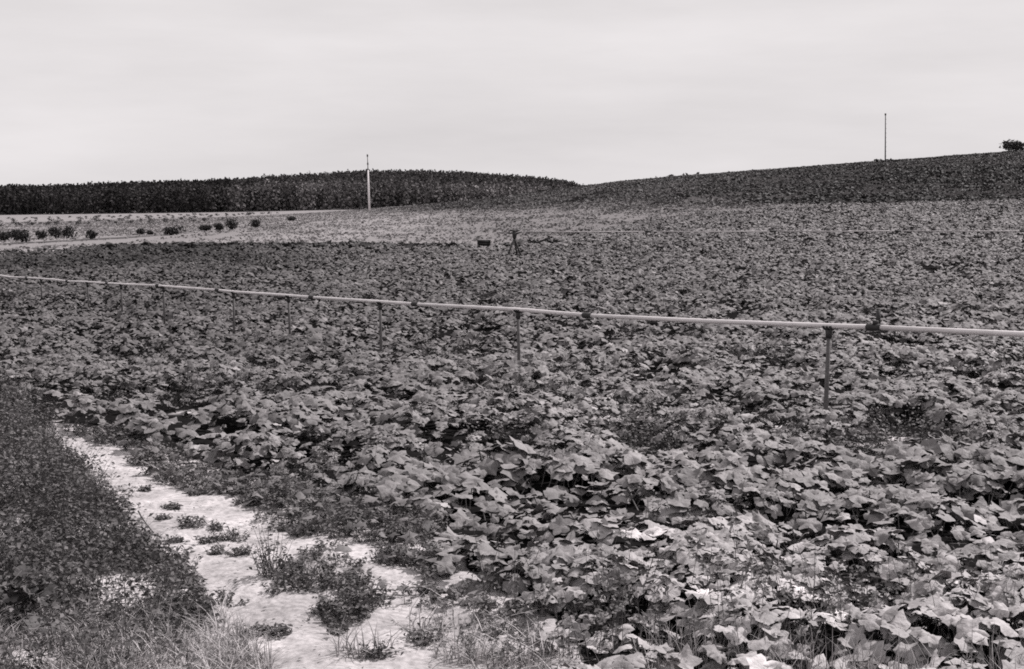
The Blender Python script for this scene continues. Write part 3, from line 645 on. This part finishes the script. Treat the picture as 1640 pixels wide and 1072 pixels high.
d = 276.; X, _, Z = at(1418, 256, d); gz = float(ground_z(X, d)); e = bpy.data.objects.new('skyline_pole', None); COL.objects.link(e); e.location = (X, d, gz)
tag(e, 'tall dark thin pole standing on the skyline of the right hill', 'pole')
H = at(1416, 182, d)[2] - gz
m = MB(); m.tube([[0, 0, -.4], [-.2, 0, H]], [.13, .085], 10); m.build('shaft', M['darkpole'], e)
m = MB(); m.tube([[-.2, 0, H - .35], [-.2, 0, H + .02]], [.16, .17], 10); m.build('cap', M['darkpole'], e)
for k in range(9):
    zz = H * (.12 + .095 * k); m = MB(); m.tube([[-.2 * zz / H - .1, 0, zz], [-.2 * zz / H + .22, 0, zz]], .035, 6); m.build('rung', M['darkpole'], e)

# white flower above the leaves
fx, fd, fz = at(743, 606, 19.2); gz = float(ground_z(fx, fd)); e = bpy.data.objects.new('white_flower', None); COL.objects.link(e); e.location = (fx, fd, gz); fh = fz - gz
tag(e, 'single white flower above the leaves left of the second post', 'flower')
m = MB(); m.tube([[0, .02, -.02], [.01, 0, fh * .6], [0, 0, fh - .01]], .005, 5, .2); m.build('stem', M['weed'], e)
for k in range(5):
    a = k * 1.2566; m = MB(); c_, s_ = math.cos(a), math.sin(a)
    P = np.array([[0, 0, 0], [.03, -.022, .02], [.06, 0, .03], [.03, .022, .02]]); P = np.stack([P[:, 0] * c_ - P[:, 1] * s_, P[:, 0] * s_ + P[:, 1] * c_, P[:, 2]], 1)
    m.add(P + [0, 0, fh], [[0, 1, 2], [0, 2, 3]], None, .8); m.build('petal', M['petal'], e)

# ------------------------------------------------------------------ light, sky, camera
SUN_EL, SUN_AZ = math.radians(50), math.radians(50)       # azimuth clockwise from the viewing direction (+y)
sun = bpy.data.lights.new('sun', 'SUN'); sun.energy = 5.0; sun.angle = math.radians(1.5); sun.color = (1, .96, .955)
so = bpy.data.objects.new('sun', sun); COL.objects.link(so)
from mathutils import Vector
dirv = Vector((math.sin(SUN_AZ) * math.cos(SUN_EL), math.cos(SUN_AZ) * math.cos(SUN_EL), math.sin(SUN_EL)))
so.rotation_euler = dirv.to_track_quat('Z', 'Y').to_euler()
w = bpy.data.worlds.new('World'); sc.world = w; w.use_nodes = True; nt = w.node_tree; N = nt.nodes; L = nt.links
bg = N['Background']; sky = N.new('ShaderNodeTexSky'); sky.sky_type = 'NISHITA'; sky.sun_disc = False; sky.sun_elevation = SUN_EL; sky.sun_rotation = SUN_AZ; sky.dust_density = 4
bw = N.new('ShaderNodeRGBToBW'); L.new(sky.outputs[0], bw.inputs[0])
tc = N.new('ShaderNodeTexCoord'); mp = N.new('ShaderNodeMapping'); mp.inputs['Scale'].default_value = (1.2, 1.2, 7); L.new(tc.outputs['Generated'], mp.inputs['Vector'])
cn = N.new('ShaderNodeTexNoise'); cn.inputs['Scale'].default_value = 2.2; cn.inputs['Detail'].default_value = 6; cn.inputs['Roughness'].default_value = .55; L.new(mp.outputs[0], cn.inputs['Vector'])
cr = N.new('ShaderNodeMapRange'); cr.inputs['From Min'].default_value = .3; cr.inputs['From Max'].default_value = .7; cr.inputs['To Min'].default_value = 7.3; cr.inputs['To Max'].default_value = 9.0; L.new(cn.outputs['Fac'], cr.inputs['Value'])
mx = N.new('ShaderNodeMix'); mx.data_type = 'FLOAT'; mx.inputs['Factor'].default_value = .9; L.new(bw.outputs[0], mx.inputs['A']); L.new(cr.outputs['Result'], mx.inputs['B'])
vm = N.new('ShaderNodeVectorMath'); vm.operation = 'SCALE'; vm.inputs[0].default_value = (1, .96, .968); L.new(mx.outputs['Result'], vm.inputs['Scale']); L.new(vm.outputs[0], bg.inputs['Color']); bg.inputs['Strength'].default_value = .1
cam = bpy.data.cameras.new('camera'); cam.lens = 50; cam.sensor_width = 36; cam.clip_end = 5000; cam.clip_start = .1
co = bpy.data.objects.new('camera', cam); COL.objects.link(co); co.location = (0, 0, Z0); co.rotation_euler = (math.pi / 2 - PITCH, 0, 0); sc.camera = co
sc.view_settings.view_transform = 'Standard'; sc.view_settings.look = 'None'; sc.view_settings.exposure = 0; sc.view_settings.gamma = 1
sc.cycles.use_denoising = False; sc.cycles.max_bounces = 4; sc.cycles.diffuse_bounces = 1; sc.cycles.filter_width = 1.8
print('polys', sum(len(o.data.polygons) for o in sc.objects if o.type == 'MESH'))
